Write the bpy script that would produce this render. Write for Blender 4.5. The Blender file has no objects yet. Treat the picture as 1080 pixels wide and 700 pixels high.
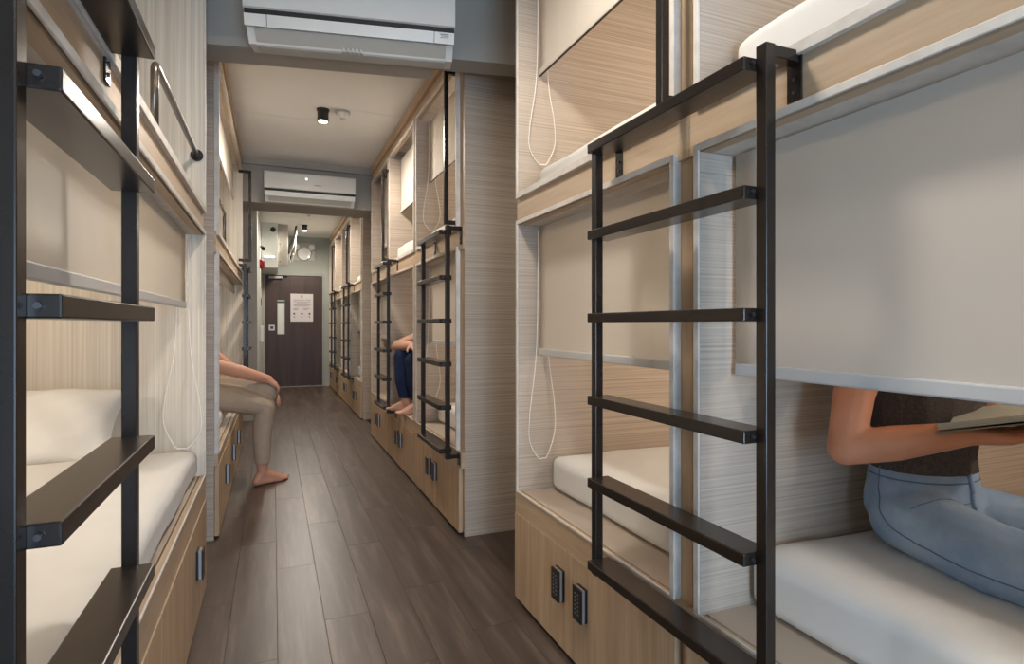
import bpy, bmesh, math, random
from mathutils import Vector, Matrix, Euler
random.seed(7)
scene = bpy.context.scene
COL = scene.collection

# ------------------------------------------------------------------ camera
cam_d = bpy.data.cameras.new('camera')
cam = bpy.data.objects.new('camera', cam_d)
COL.objects.link(cam)
cam_d.sensor_width = 36.0
cam_d.lens = 36.0 * 610.0 / 1080.0
cam_d.shift_y = -8.0 / 1080.0
cam_d.clip_start = 0.02
cam.location = (0, 0, 1.2)
cam.rotation_euler = (math.radians(90), 0, math.radians(-22.446))
scene.camera = cam

# ------------------------------------------------------------------ world, lights, exposure
world = bpy.data.worlds.new('world')
scene.world = world
world.use_nodes = True
world.node_tree.nodes['Background'].inputs[0].default_value = (0.80, 0.90, 1.0, 1)
world.node_tree.nodes['Background'].inputs[1].default_value = 1.0
scene.view_settings.view_transform = 'Standard'
scene.view_settings.look = 'None'
scene.view_settings.gamma = 1.0
scene.view_settings.use_curve_mapping = False
scene.view_settings.exposure = 0.66
scene.cycles.use_denoising = True
scene.cycles.max_bounces = 10
scene.cycles.diffuse_bounces = 7


def area_light(name, loc, rot, sx, sy, power, color):
    d = bpy.data.lights.new(name, 'AREA')
    d.shape = 'RECTANGLE'
    d.size = sx
    d.size_y = sy
    d.energy = power
    d.color = color
    o = bpy.data.objects.new(name, d)
    COL.objects.link(o)
    o.location = loc
    o.rotation_euler = rot
    return o


# cool daylight coming through the window in the wall behind the camera
area_light('window_daylight', (0.35, -2.2, 0.95), (math.radians(90), 0, 0), 1.5, 1.5, 66, (0.45, 0.69, 1.0))


# ------------------------------------------------------------------ materials
def lin(c):
    return tuple(((v / 255.0) / 12.92 if v / 255.0 <= 0.04045 else ((v / 255.0 + 0.055) / 1.055) ** 2.4) for v in c) + (1.0,)


def base_mat(name, rough=0.5, metal=0.0, spec=0.5):
    m = bpy.data.materials.new(name)
    m.use_nodes = True
    b = m.node_tree.nodes['Principled BSDF']
    b.inputs['Roughness'].default_value = rough
    b.inputs['Metallic'].default_value = metal
    b.inputs['Specular IOR Level'].default_value = spec
    return m, m.node_tree, b


def plain(name, rgb, rough=0.5, metal=0.0, spec=0.5, vary=0.06, scale=6.0, bump=0.0, bscale=200.0):
    """one colour with a faint procedural unevenness"""
    m, nt, b = base_mat(name, rough, metal, spec)
    geo = nt.nodes.new('ShaderNodeNewGeometry')
    n = nt.nodes.new('ShaderNodeTexNoise')
    n.inputs['Scale'].default_value = scale
    n.inputs['Detail'].default_value = 4
    nt.links.new(geo.outputs['Position'], n.inputs['Vector'])
    r = nt.nodes.new('ShaderNodeValToRGB')
    c = lin(rgb)
    r.color_ramp.elements[0].position = 0.3
    r.color_ramp.elements[1].position = 0.7
    r.color_ramp.elements[0].color = tuple(max(0, v * (1 - vary)) for v in c[:3]) + (1,)
    r.color_ramp.elements[1].color = tuple(min(1, v * (1 + vary)) for v in c[:3]) + (1,)
    nt.links.new(n.outputs['Fac'], r.inputs['Fac'])
    nt.links.new(r.outputs['Color'], b.inputs['Base Color'])
    if bump:
        n2 = nt.nodes.new('ShaderNodeTexNoise')
        n2.inputs['Scale'].default_value = bscale
        nt.links.new(geo.outputs['Position'], n2.inputs['Vector'])
        bp = nt.nodes.new('ShaderNodeBump')
        bp.inputs['Strength'].default_value = bump
        bp.inputs['Distance'].default_value = 0.004
        nt.links.new(n2.outputs['Fac'], bp.inputs['Height'])
        nt.links.new(bp.outputs['Normal'], b.inputs['Normal'])
    return m


def streaked(name, c1, c2, scale, rough=0.6, detail=5.0, lo=0.35, hi=0.68, bump=0.08, per_object=0.0, c3=None, spec=0.5):
    """fine streaks drawn out along the axes whose scale is small: wallpaper stripes, wood grain"""
    m, nt, b = base_mat(name, rough, 0.0, spec)
    geo = nt.nodes.new('ShaderNodeNewGeometry')
    mp = nt.nodes.new('ShaderNodeMapping')
    mp.inputs['Scale'].default_value = scale
    vec = geo.outputs['Position']
    if per_object:
        oi = nt.nodes.new('ShaderNodeObjectInfo')
        mul = nt.nodes.new('ShaderNodeMath')
        mul.operation = 'MULTIPLY'
        mul.inputs[1].default_value = 37.0
        nt.links.new(oi.outputs['Random'], mul.inputs[0])
        add = nt.nodes.new('ShaderNodeVectorMath')
        add.operation = 'ADD'
        nt.links.new(vec, add.inputs[0])
        nt.links.new(mul.outputs[0], add.inputs[1])
        vec = add.outputs[0]
    nt.links.new(vec, mp.inputs['Vector'])
    n = nt.nodes.new('ShaderNodeTexNoise')
    n.inputs['Scale'].default_value = 1.0
    n.inputs['Detail'].default_value = detail
    n.inputs['Roughness'].default_value = 0.62
    nt.links.new(mp.outputs['Vector'], n.inputs['Vector'])
    r = nt.nodes.new('ShaderNodeValToRGB')
    r.color_ramp.elements[0].position = lo
    r.color_ramp.elements[1].position = hi
    r.color_ramp.elements[0].color = lin(c1)
    r.color_ramp.elements[1].color = lin(c2)
    if c3:
        e = r.color_ramp.elements.new((lo + hi) / 2)
        e.color = lin(c3)
    nt.links.new(n.outputs['Fac'], r.inputs['Fac'])
    out = r.outputs['Color']
    if per_object:
        hsv = nt.nodes.new('ShaderNodeHueSaturation')
        mr = nt.nodes.new('ShaderNodeMapRange')
        mr.inputs['To Min'].default_value = 1.0 - per_object
        mr.inputs['To Max'].default_value = 1.0 + per_object
        nt.links.new(oi.outputs['Random'], mr.inputs['Value'])
        nt.links.new(mr.outputs['Result'], hsv.inputs['Value'])
        nt.links.new(out, hsv.inputs['Color'])
        out = hsv.outputs['Color']
    nt.links.new(out, b.inputs['Base Color'])
    if bump:
        bp = nt.nodes.new('ShaderNodeBump')
        bp.inputs['Strength'].default_value = bump
        bp.inputs['Distance'].default_value = 0.003
        nt.links.new(n.outputs['Fac'], bp.inputs['Height'])
        nt.links.new(bp.outputs['Normal'], b.inputs['Normal'])
    return m


def glow(name, rgb, strength):
    m = bpy.data.materials.new(name)
    m.use_nodes = True
    b = m.node_tree.nodes['Principled BSDF']
    b.inputs['Base Color'].default_value = lin(rgb)
    b.inputs['Emission Color'].default_value = lin(rgb)
    b.inputs['Emission Strength'].default_value = strength
    return m


M = {}
M['stripe_h'] = streaked('striped_panel_horizontal', (166, 149, 132), (198, 183, 166), (0.9, 0.9, 170.0), 0.62, 4, 0.34, 0.62, 0.10)
M['stripe_v'] = streaked('striped_panel_vertical', (194, 182, 165), (218, 208, 192), (110.0, 110.0, 0.8), 0.62, 5, 0.36, 0.60, 0.12)
M['frame'] = streaked('pale_ash_frame', (204, 195, 184), (226, 219, 209), (14, 14, 14), 0.55, 4, 0.3, 0.7, 0.03)
M['oak_v'] = streaked('oak_upright_grain', (172, 142, 110), (200, 172, 139), (26, 26, 1.6), 0.5, 6, 0.3, 0.7, 0.05)
M['oak_h'] = streaked('oak_level_grain', (176, 149, 120), (203, 178, 149), (26, 1.6, 26), 0.5, 6, 0.3, 0.7, 0.05)
M['plank'] = streaked('dark_vinyl_plank', (64, 51, 43), (118, 100, 86), (17, 1.3, 17), 0.36, 7, 0.28, 0.74, 0.04, per_object=0.10, c3=(84, 69, 59))
M['underfloor'] = plain('dark_underfloor', (34, 28, 25), 0.8)
M['ceiling'] = plain('ceiling_paint', (224, 221, 216), 0.8, vary=0.03, scale=2.5)
M['beam'] = plain('grey_green_paint', (166, 159, 148), 0.6, vary=0.04, scale=2)
M['wall'] = plain('far_wall_paint', (158, 160, 150), 0.7, vary=0.04, scale=2)
M['white_wall'] = plain('white_side_wall_paint', (214, 216, 208), 0.6, vary=0.03)
M['metal'] = plain('dark_bronze_metal', (50, 42, 37), 0.27, 0.45, 0.6, vary=0.10, scale=12)
M['bolt'] = plain('steel_bolt', (92, 90, 90), 0.3, 0.8)
M['fabric'] = plain('mattress_cotton', (226, 224, 220), 0.85, 0, 0.2, vary=0.02, scale=8, bump=0.10, bscale=22)
M['pillow'] = plain('pillow_cotton', (232, 229, 223), 0.85, 0, 0.2, vary=0.02, scale=8, bump=0.25, bscale=26)
M['plastic'] = plain('ac_plastic', (220, 217, 209), 0.4, vary=0.02)
M['plastic2'] = plain('ac_plastic_grey', (186, 182, 172), 0.45, vary=0.03)
M['dark'] = plain('dark_slot', (42, 40, 36), 0.6)
M['lock'] = plain('lock_black', (26, 25, 25), 0.35, 0, 0.5)
M['lock_side'] = plain('lock_silver', (168, 160, 156), 0.35, 0.5)
M['lock_key'] = plain('lock_keys', (128, 128, 126), 0.5)
M['cord'] = plain('white_cord', (240, 236, 228), 0.6)
M['bar'] = plain('shade_bar_grey', (206, 204, 202), 0.45, vary=0.02)
M['door'] = streaked('dark_walnut_door', (46, 29, 21), (76, 50, 37), (14, 14, 1.0), 0.45, 5, 0.3, 0.72, 0.03)
M['door_frame'] = plain('grey_door_frame', (150, 152, 147), 0.6)
M['red'] = plain('alarm_red', (160, 40, 42), 0.4)
M['green'] = plain('sign_green', (84, 128, 100), 0.5)
M['paper'] = plain('paper', (214, 204, 202), 0.7, vary=0.02)
M['ink'] = plain('grey_ink', (148, 142, 146), 0.7)
M['ink_dark'] = plain('dark_ink', (66, 72, 92), 0.7)
M['chrome'] = plain('steel_tube', (120, 112, 104), 0.22, 0.85, vary=0.05)
M['lamp_white'] = glow('lamp_face', (255, 240, 214), 14.0)
M['lamp_small'] = glow('bunk_lamp_face', (255, 232, 196), 6.0)
M['led'] = glow('lit_led', (230, 245, 255), 4.0)

# shade cloth: off-white, lets a little light through
sm, snt, sb = base_mat('roller_shade_cloth', 0.8, 0, 0.2)
sb.inputs['Base Color'].default_value = lin((236, 231, 223))
tr = snt.nodes.new('ShaderNodeBsdfTranslucent')
tr.inputs['Color'].default_value = lin((236, 229, 218))
mx = snt.nodes.new('ShaderNodeMixShader')
mx.inputs[0].default_value = 0.45
snt.links.new(sb.outputs[0], mx.inputs[1])
snt.links.new(tr.outputs[0], mx.inputs[2])
wv = snt.nodes.new('ShaderNodeTexNoise')
wv.inputs['Scale'].default_value = 500
bp = snt.nodes.new('ShaderNodeBump')
bp.inputs['Strength'].default_value = 0.05
snt.links.new(wv.outputs['Fac'], bp.inputs['Height'])
snt.links.new(bp.outputs['Normal'], sb.inputs['Normal'])
snt.links.new(mx.outputs[0], snt.nodes['Material Output'].inputs['Surface'])
M['shade'] = sm

# window pane behind the camera
gm, gnt, gb = base_mat('window_glass', 0.05)
gb.inputs['Transmission Weight'].default_value = 1.0
gb.inputs['IOR'].default_value = 1.05
M['glass'] = gm

# ------------------------------------------------------------------ mesh helpers
ORG = {}


def empty(name, loc, label=None, cat=None, group=None, rotz=0.0):
    o = bpy.data.objects.new(name, None)
    o.empty_display_size = 0.05
    COL.objects.link(o)
    o.location = loc
    o.rotation_euler = (0, 0, rotz)
    ORG[o] = Vector(loc)
    tag(o, label, cat, group)
    return o


def tag(o, label=None, cat=None, group=None, kind=None):
    if label:
        o['label'] = label
    if cat:
        o['category'] = cat
    if group:
        o['group'] = group
    if kind:
        o['kind'] = kind
    return o


def mesh(name, bm, mats, parent=None, smooth=False, origin=None, local=False):
    """one mesh object; vertices given in world coordinates unless local"""
    if not isinstance(mats, (list, tuple)):
        mats = [mats]
    org = Vector((0, 0, 0))
    if parent is not None:
        org = ORG[parent]
    elif origin is not None:
        org = Vector(origin)
    if not local:
        bmesh.ops.translate(bm, verts=bm.verts, vec=-org)
    bmesh.ops.recalc_face_normals(bm, faces=bm.faces)
    me = bpy.data.meshes.new(name)
    bm.to_mesh(me)
    bm.free()
    for m in mats:
        me.materials.append(M[m] if isinstance(m, str) else m)
    if smooth:
        for p in me.polygons:
            p.use_smooth = True
    o = bpy.data.objects.new(name, me)
    COL.objects.link(o)
    if parent is not None:
        o.parent = parent
        ORG[o] = org
    else:
        o.location = org
        ORG[o] = org
    return o


def box(bm, x0, x1, y0, y1, z0, z1, mi=0, bevel=0.0):
    vs = [bm.verts.new((x, y, z)) for x in (x0, x1) for y in (y0, y1) for z in (z0, z1)]
    f = [(0, 1, 3, 2), (4, 6, 7, 5), (0, 4, 5, 1), (2, 3, 7, 6), (0, 2, 6, 4), (1, 5, 7, 3)]
    fs = [bm.faces.new([vs[i] for i in q]) for q in f]
    for q in fs:
        q.material_index = mi
    if bevel:
        es = list({e for q in fs for e in q.edges})
        r = bmesh.ops.bevel(bm, geom=es, offset=bevel, segments=2, affect='EDGES', profile=0.5)
        for q in r['faces']:
            q.material_index = mi
    return vs


def B(*boxes, **kw):
    """bmesh of several boxes"""
    bm = bmesh.new()
    for b in boxes:
        box(bm, *b, **kw)
    return bm


def cyl(bm, p0, p1, r0, r1=None, n=12, mi=0):
    r1 = r0 if r1 is None else r1
    p0, p1 = Vector(p0), Vector(p1)
    d = (p1 - p0).normalized()
    a = d.orthogonal().normalized()
    c = d.cross(a)
    A = [bm.verts.new(p0 + r0 * (math.cos(2 * math.pi * i / n) * a + math.sin(2 * math.pi * i / n) * c)) for i in range(n)]
    Bv = [bm.verts.new(p1 + r1 * (math.cos(2 * math.pi * i / n) * a + math.sin(2 * math.pi * i / n) * c)) for i in range(n)]
    for i in range(n):
        bm.faces.new((A[i], A[(i + 1) % n], Bv[(i + 1) % n], Bv[i])).material_index = mi
    bm.faces.new(A[::-1]).material_index = mi
    bm.faces.new(Bv).material_index = mi


def tube(bm, pts, r, n=8, closed=False, mi=0):
    pts = [Vector(p) for p in pts]
    rings = []
    N = len(pts)
    prev = None
    for i, p in enumerate(pts):
        if closed:
            d = (pts[(i + 1) % N] - pts[i - 1]).normalized()
        else:
            d = (pts[min(i + 1, N - 1)] - pts[max(i - 1, 0)]).normalized()
        a = d.orthogonal().normalized() if prev is None else (prev - d * prev.dot(d)).normalized()
        prev = a
        c = d.cross(a)
        rings.append([bm.verts.new(p + r * (math.cos(2 * math.pi * k / n) * a + math.sin(2 * math.pi * k / n) * c)) for k in range(n)])
    m = N if closed else N - 1
    for i in range(m):
        R0, R1 = rings[i], rings[(i + 1) % N]
        for k in range(n):
            bm.faces.new((R0[k], R0[(k + 1) % n], R1[(k + 1) % n], R1[k])).material_index = mi
    if not closed:
        bm.faces.new(rings[0][::-1])
        bm.faces.new(rings[-1])


def bezier_pts(pts, n=10):
    """smooth line through points"""
    P = [Vector(p) for p in pts]
    out = []
    for i in range(len(P) - 1):
        p0 = P[max(i - 1, 0)]
        p1, p2 = P[i], P[i + 1]
        p3 = P[min(i + 2, len(P) - 1)]
        for k in range(n):
            t = k / n
            out.append(0.5 * ((2 * p1) + (-p0 + p2) * t + (2 * p0 - 5 * p1 + 4 * p2 - p3) * t * t + (-p0 + 3 * p1 - 3 * p2 + p3) * t ** 3))
    out.append(P[-1])
    return out


def struct(name, bm, m, parent=None):
    o = mesh(name, bm, m, parent)
    if parent is None:
        o['kind'] = 'structure'
    return o


# ------------------------------------------------------------------ the setting
XL, XR, YB, YD = -1.62, 3.12, -2.3, 11.88
ZC = 2.90
floor = struct('floor', B((XL, XR, YB, YD, -0.06, -0.006)), 'underfloor')
pw = 0.178
plank_mesh = {}


def plank(x0, x1, y0, y1):
    key = (round(x1 - x0, 3), round(y1 - y0, 3))
    if key not in plank_mesh:
        bm = bmesh.new()
        w, l = x1 - x0 - 0.0006, y1 - y0 - 0.0006
        b = 0.0010
        lo = [bm.verts.new(p) for p in ((0, 0, -0.006), (w, 0, -0.006), (w, l, -0.006), (0, l, -0.006))]
        hi = [bm.verts.new(p) for p in ((0, 0, -b), (w, 0, -b), (w, l, -b), (0, l, -b))]
        tp = [bm.verts.new(p) for p in ((b, b, 0), (w - b, b, 0), (w - b, l - b, 0), (b, l - b, 0))]
        for i in range(4):
            j = (i + 1) % 4
            bm.faces.new((lo[i], lo[j], hi[j], hi[i]))
            bm.faces.new((hi[i], hi[j], tp[j], tp[i]))
        bm.faces.new(tp)
        me = bpy.data.meshes.new('plank')
        bm.to_mesh(me)
        bm.free()
        me.materials.append(M['plank'])
        plank_mesh[key] = me
    o = bpy.data.objects.new('plank', plank_mesh[key])
    COL.objects.link(o)
    o.parent = floor
    o.location = (x0, y0, 0)


rows = int((1.06 + 0.32) / pw) + 1
offs = [0.0, 0.52, 0.92, 0.30, 0.74, 0.14, 0.60, 1.02, 0.4]
x = -0.34
for r in range(8):
    y = -0.9 - offs[r]
    while y < YD:
        y0, y1 = max(y, -0.9), min(y + 1.22, YD)
        if y1 - y0 > 0.02:
            plank(x, x + pw, y0, y1)
        y += 1.22
    x += pw
# the two side passages between the bunk rows
for r in range(12):                      # right passage
    xx = x + r * pw
    if xx > XR - 0.02:
        break
    plank(xx, min(xx + pw, XR), 2.30, 3.14)
for r in range(7):                       # left passage
    xx = -0.34 - (r + 1) * pw
    plank(max(xx, XL), xx + pw, 2.95, 3.62)

ceiling = struct('ceiling', B((XL, XR, YB, YD, ZC + 0.012, ZC + 0.08)), 'ceiling')
for (x0, x1, y0, y1) in ((XL, 0.44, YB, 2.4), (0.44, XR, YB, 2.4), (XL, 0.44, 2.4, 5.09), (0.44, XR, 2.4, 4.73),
                         (XL, 0.44, 5.09, 8.2), (0.44, XR, 4.73, 8.2), (XL, XR, 8.2, YD)):
    mesh('ceiling_panel', B((x0, x1, y0 + .003, y1 - .003, ZC, ZC + 0.012)), 'ceiling', ceiling)
struct('wall_left', B((XL - 0.1, XL, YB, YD, -0.06, ZC + 0.08)), 'wall')
struct('wall_right', B((XR, XR + 0.1, YB, YD, -0.06, ZC + 0.08)), 'wall')
# wall behind the camera, with a window
struct('wall_back', B((XL, -0.45, YB - 0.1, YB, 0, ZC), (1.15, XR, YB - 0.1, YB, 0, ZC), (-0.45, 1.15, YB - 0.1, YB, 0, 0.15), (-0.45, 1.15, YB - 0.1, YB, 1.75, ZC)), 'white_wall')
win = struct('window_1', B((-0.45, -0.40, YB - 0.08, YB - 0.02, .15, 1.75), (1.10, 1.15, YB - 0.08, YB - 0.02, .15, 1.75), (-0.40, 1.10, YB - 0.08, YB - 0.02, .15, .20), (-0.40, 1.10, YB - 0.08, YB - 0.02, 1.70, 1.75), (.335, .365, YB - 0.08, YB - 0.02, .2, 1.7)), 'door_frame')

for px0, px1 in ((-.40, .335), (.365, 1.10)):
    mesh('window_pane', B((px0, px1, YB - .054, YB - .048, .20, 1.70)), 'glass', win)

# far wall with the doorway
dx0, dx1, dh = -0.132, 0.888, 2.135
struct('wall_far', B((XL, dx0 - 0.05, YD, YD + .12, 0, ZC), (dx1 + 0.05, XR, YD, YD + .12, 0, ZC), (dx0 - 0.05, dx1 + 0.05, YD, YD + .12, dh + 0.05, ZC)), 'wall')
door = struct('door_1', B((dx0, dx1, YD + .012, YD + .055, 0.012, dh), bevel=0.003), 'door')
mesh('door_frame', B((dx0 - .05, dx0 - .003, YD - .006, YD + .11, 0, dh + .05), (dx1 + .003, dx1 + .05, YD - .006, YD + .11, 0, dh + .05), (dx0 - .003, dx1 + .003, YD - .006, YD + .11, dh + .004, dh + .05)), 'door_frame', door)
mesh('door_backing', B((dx0 - .05, dx1 + .05, YD + .06, YD + .11, 0, dh + .05)), 'lock', door)  # black sheet added behind the leaf to stop light leaking through the gaps
mesh('threshold', B((dx0, dx1, YD - .01, YD + .1, 0, .012)), 'door_frame', door)
mesh('vision_pane', B((.085, .195, YD + .004, YD + .014, 1.02, 1.60)), 'white_wall', door)
mesh('pane_frame', B((.075, .085, YD, YD + .014, 1.01, 1.61), (.195, .205, YD, YD + .014, 1.01, 1.61), (.085, .195, YD, YD + .014, 1.60, 1.61), (.085, .195, YD, YD + .014, 1.01, 1.02)), 'plastic2', door)
mesh('push_sign', B((.068, .212, YD + .004, YD + .013, 1.635, 1.67)), 'green', door)
mesh('push_sign_print', B(*[(.08 + i * .02, .092 + i * .02, YD + .002, YD + .005, 1.644, 1.661) for i in range(6)]), 'paper', door)
bm = B((-.075, .03, YD + .002, YD + .014, 1.085, 1.19))
box(bm, -.05, .005, YD - .002, YD + .003, 1.115, 1.165, 1)
mesh('lock_plate', bm, ['paper', 'ink_dark'], door)
mesh('door_closer', B((-.075, .17, YD - .05, YD + .012, 2.075, 2.115), bevel=.004), 'plastic2', door)
mesh('closer_arm', B((.16, .25, YD - .05, YD + .012, 2.118, 2.128)), 'metal', door)
# notice on the door (print too small to read: plain lines and marks)
nt_ = empty('notice_sheet', (.515, YD + .008, 1.2), 'white notice sheet with six small round pictures on the dark door', 'notice')
mesh('sheet', B((.31, .72, YD + .004, YD + .011, 1.255, 1.79)), 'paper', nt_)
lines = []
for i, (a, b2, z) in enumerate(((.36, .56, 1.665), (.58, .68, 1.668), (.36, .67, 1.63), (.42, .62, 1.60), (.36, .68, 1.57), (.36, .46, 1.50), (.54, .66, 1.50), (.36, .44, 1.475), (.54, .62, 1.475), (.38, .64, 1.545))):
    lines.append((a, b2, YD + .002, YD + .0045, z, z + .012))
mesh('printed_lines', B(*lines), 'ink', nt_)
bm = bmesh.new()
box(bm, .495, .53, YD + .002, YD + .0045, 1.71, 1.765)
mesh('printed_emblem', bm, 'ink', nt_)
for i in range(3):
    for j in range(2):
        bm = bmesh.new()
        cx, cz = .375 + i * .14, 1.405 - j * .062
        cyl(bm, (cx, YD + .002, cz), (cx, YD + .0045, cz), .019 if j == 0 else .015, n=14)
        mesh('printed_picture', bm, 'ink_dark' if j == 0 else 'ink', nt_)

# left side of the far end: recess and pale side wall
struct('wall_side', B((XL, -0.19, 8.0, YD, 0, ZC)), ['white_wall'])
struct('wall_side_face', B((XL, -0.185, 7.90, 8.0, 0, ZC)), ['beam'])
struct('trim_1', B((-.19, -.15, YD - .05, YD, 0, ZC)), ['beam'])

# beams across the corridor, with the air conditioners
bm = B((-1.2, 1.15, -.075, .075, 2.56, ZC))
beam1 = mesh('ceiling_beam', bm, 'beam', local=True)
beam1['kind'] = 'structure'
beam1.location = (0.5, 3.00, 0)
beam1.rotation_euler = (0, 0, math.radians(-11))
beam1b = mesh('ceiling_beam_ledge', B((-1.15, .27, -.10, .09, 2.515, 2.5595)), 'beam', local=True)
beam1b['kind'] = 'structure'
beam1b.location = (0.5, 3.00, 0)
beam1b.rotation_euler = (0, 0, math.radians(-11))
struct('ceiling_beam', B((-1.6, 3.1, 6.47, 6.95, 2.45, ZC)), 'beam')
struct('trim_2', B((-.3, 1.02, 6.42, 6.468, 2.83, ZC)), 'beam')


def air_conditioner(cx, cy, zb, w, rot, label, detail=True):
    """wall unit, faces -Y in its own frame; zb = bottom"""
    t = empty('air_conditioner', (cx, cy, zb), label, 'air conditioner', 'wall air conditioners', rot)
    ORG[t] = Vector((0, 0, 0))
    h, d = 0.30, 0.20
    hw = w / 2

    def prism(prof, x0, x1, mi=0, bm=None):
        bm = bm or bmesh.new()
        a = [bm.verts.new((x0, y, z)) for y, z in prof]
        b = [bm.verts.new((x1, y, z)) for y, z in prof]
        n = len(prof)
        for i in range(n):
            bm.faces.new((a[i], a[(i + 1) % n], b[(i + 1) % n], b[i])).material_index = mi
        bm.faces.new(a)
        bm.faces.new(b[::-1])
        return bm
    mesh('body', prism([(0, .01), (0, h), (-d * .8, h), (-d + .02, h - .01), (-d + .02, .10), (-d + .04, .055), (-d * .55, .0)], -hw + .006, hw - .006), 'plastic', t, local=True)
    mesh('front_panel', prism([(-d + .018, .118), (-d + .018, h - .004), (-d + .0, h - .016), (-d - .004, .125)], -hw, hw), 'plastic', t, local=True)
    mesh('air_slot', B((-hw + .004, hw - .004, -d + .004, -d + .03, .100, .119)), 'dark', t, local=True)
    mesh('flap', prism([(-d + .016, .098), (-d - .002, .094), (-d + .012, .046), (-d + .028, .05)], -hw + .10, hw - .10), 'plastic', t, local=True)
    for s in (-1, 1):
        a, b = (-hw + .004, -hw + .097) if s < 0 else (hw - .097, hw - .004)
        mesh('end_cheek', prism([(-d + .016, .098), (-d - .001, .094), (-d + .011, .046), (-d + .03, .05)], a, b), 'plastic', t, local=True)
    mesh('underside', prism([(-d + .03, .046), (-d * .50, -.005), (-.03, -.005), (-.03, .04)], -hw + .04, hw - .04), 'plastic2', t, local=True)
    if detail:
        mesh('label_print', B(*[(hw - .07 + .004 * (i % 2), hw - .03, -d - .003 + .0035 * i, -d + .012 + .0035 * i, .083 - i * .0065, .0855 - i * .0065) for i in range(5)]), 'ink', t, local=True)
        mesh('vent_nub', B(*[(-.05 + .02 * i, -.04 + .02 * i, -d * .5 - .03, -d * .5 - .01, -.008, .01) for i in range(5)]), 'plastic2', t, local=True)
    else:
        mesh('badge', B((.03, .10, -d - .008, -d, .175, .181)), 'ink', t, local=True)
        mesh('indicator_light', B((-.05, -.04, -d - .008, -d, .232, .242)), 'led', t, local=True)
    return t


air_conditioner(0.375, 2.925, 2.485, 0.94, math.radians(-11), 'large white wall air conditioner cut off at the top of the picture')
air_conditioner(0.36, 6.46, 2.445, 0.885, 0, 'smaller white wall air conditioner on the second beam down the corridor', False)


# ------------------------------------------------------------------ ceiling fittings
def downlight(x, y, power, label, group='black cylinder downlights'):
    t = empty('ceiling_downlight', (x, y, ZC), label, 'ceiling light', group)
    bm = bmesh.new()
    cyl(bm, (x, y, ZC), (x, y, ZC - .012), .05, n=20)
    mesh('ceiling_rose', bm, 'lock', t)
    bm = bmesh.new()
    R = .043
    cyl(bm, (x, y, ZC - .012), (x, y, ZC - .095), R, n=24)
    mesh('housing', bm, 'lock', t, smooth=False)
    bm = bmesh.new()
    cyl(bm, (x, y, ZC - .0952), (x, y, ZC - .099), .032, n=20)
    mesh('lamp_face', bm, 'lamp_white', t)
    d = bpy.data.lights.new('downlight_lamp', 'SPOT')
    d.energy = power
    d.color = (1.0, .915, .81)
    d.spot_size = math.radians(180)
    d.spot_blend = 0.5
    d.shadow_soft_size = 0.12
    o = bpy.data.objects.new('downlight_lamp', d)
    COL.objects.link(o)
    o.parent = t
    o.location = (0, 0, -.13)
    return t


downlight(.365, 4.80, 60, 'black cylinder downlight glowing on the ceiling beside a smoke detector')
downlight(.50, 10.5, 62, 'small black downlight on the far ceiling in front of the door wall')
downlight(.40, 7.9, 56, 'black downlight on the ceiling just behind the second beam')
downlight(.36, 1.35, 42, 'black downlight over the nearest ladders, above the picture')
downlight(.36, -1.0, 36, 'added black downlight behind the viewer, evening out the light')  # unseen lamp added to even out the light near the camera


def smoke_detector(x, y, label):
    t = empty('smoke_detector', (x, y, ZC), label, 'smoke detector', 'ceiling smoke detectors')
    bm = bmesh.new()
    cyl(bm, (x, y, ZC), (x, y, ZC - .018), .058, n=20)
    mesh('mount', bm, 'plastic2', t)
    bm = bmesh.new()
    cyl(bm, (x, y, ZC - .018), (x, y, ZC - .05), .046, .034, n=20)
    mesh('sensor_head', bm, 'plastic', t)
    bm = bmesh.new()
    cyl(bm, (x, y, ZC - .05), (x, y, ZC - .062), .02, n=12)
    mesh('sensor_tip', bm, 'plastic2', t)


smoke_detector(.515, 4.79, 'white smoke detector beside the downlight on the nearer ceiling')
smoke_detector(.50, 9.3, 'white smoke detector on the far ceiling under the second air conditioner')


# ------------------------------------------------------------------ bunk units
def ring(bm, x0, x1, y0, y1, z0, z1, t, tb=None):
    tb = t if tb is None else tb
    box(bm, x0, x1, y0, y0 + t, z0, z1, bevel=.0015)
    box(bm, x0, x1, y1 - t, y1, z0, z1, bevel=.0015)
    if tb:
        box(bm, x0, x1, y0 + t, y1 - t, z0, z0 + tb, bevel=.0015)
    box(bm, x0, x1, y0 + t, y1 - t, z1 - t, z1, bevel=.0015)


lock_cache = {}


def keypad(parent, xf, yc, zc, s):
    """keypad lock standing on a cabinet door; s = outward direction along x"""
    w, h, d = .058, .112, .026

    def X(a):
        return xf + s * a

    def bx(bm, a0, a1, *r, mi=0, bevel=0):
        lo, hi = sorted((X(a0), X(a1)))
        box(bm, lo, hi, *r, mi, bevel)
    bm = bmesh.new()
    bx(bm, 0, d * .35, yc - w / 2, yc + w / 2, zc - h / 2, zc + h / 2, mi=0)
    bx(bm, d * .35, d * .75, yc - w / 2 + .002, yc + w / 2 - .002, zc - h / 2 + .002, zc + h / 2 - .002, mi=1)
    bx(bm, d * .75, d, yc - w / 2, yc + w / 2, zc - h / 2, zc + h / 2, mi=0)
    k = mesh('keypad_lock', bm, ['lock', 'lock_side'], parent)
    return k


def keypad_keys(parent, xf, yc, zc, s):
    bm = bmesh.new()
    for i in range(6):
        for j in range(2):
            y = yc - .010 + j * .020
            z = zc + .036 - i * .0135
            lo, hi = sorted((xf + s * .0262, xf + s * .0272))
            box(bm, lo, hi, y - .0035, y + .0035, z - .0022, z + .0022)
    mesh('keypad_keys', bm, 'lock_key', parent)


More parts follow.
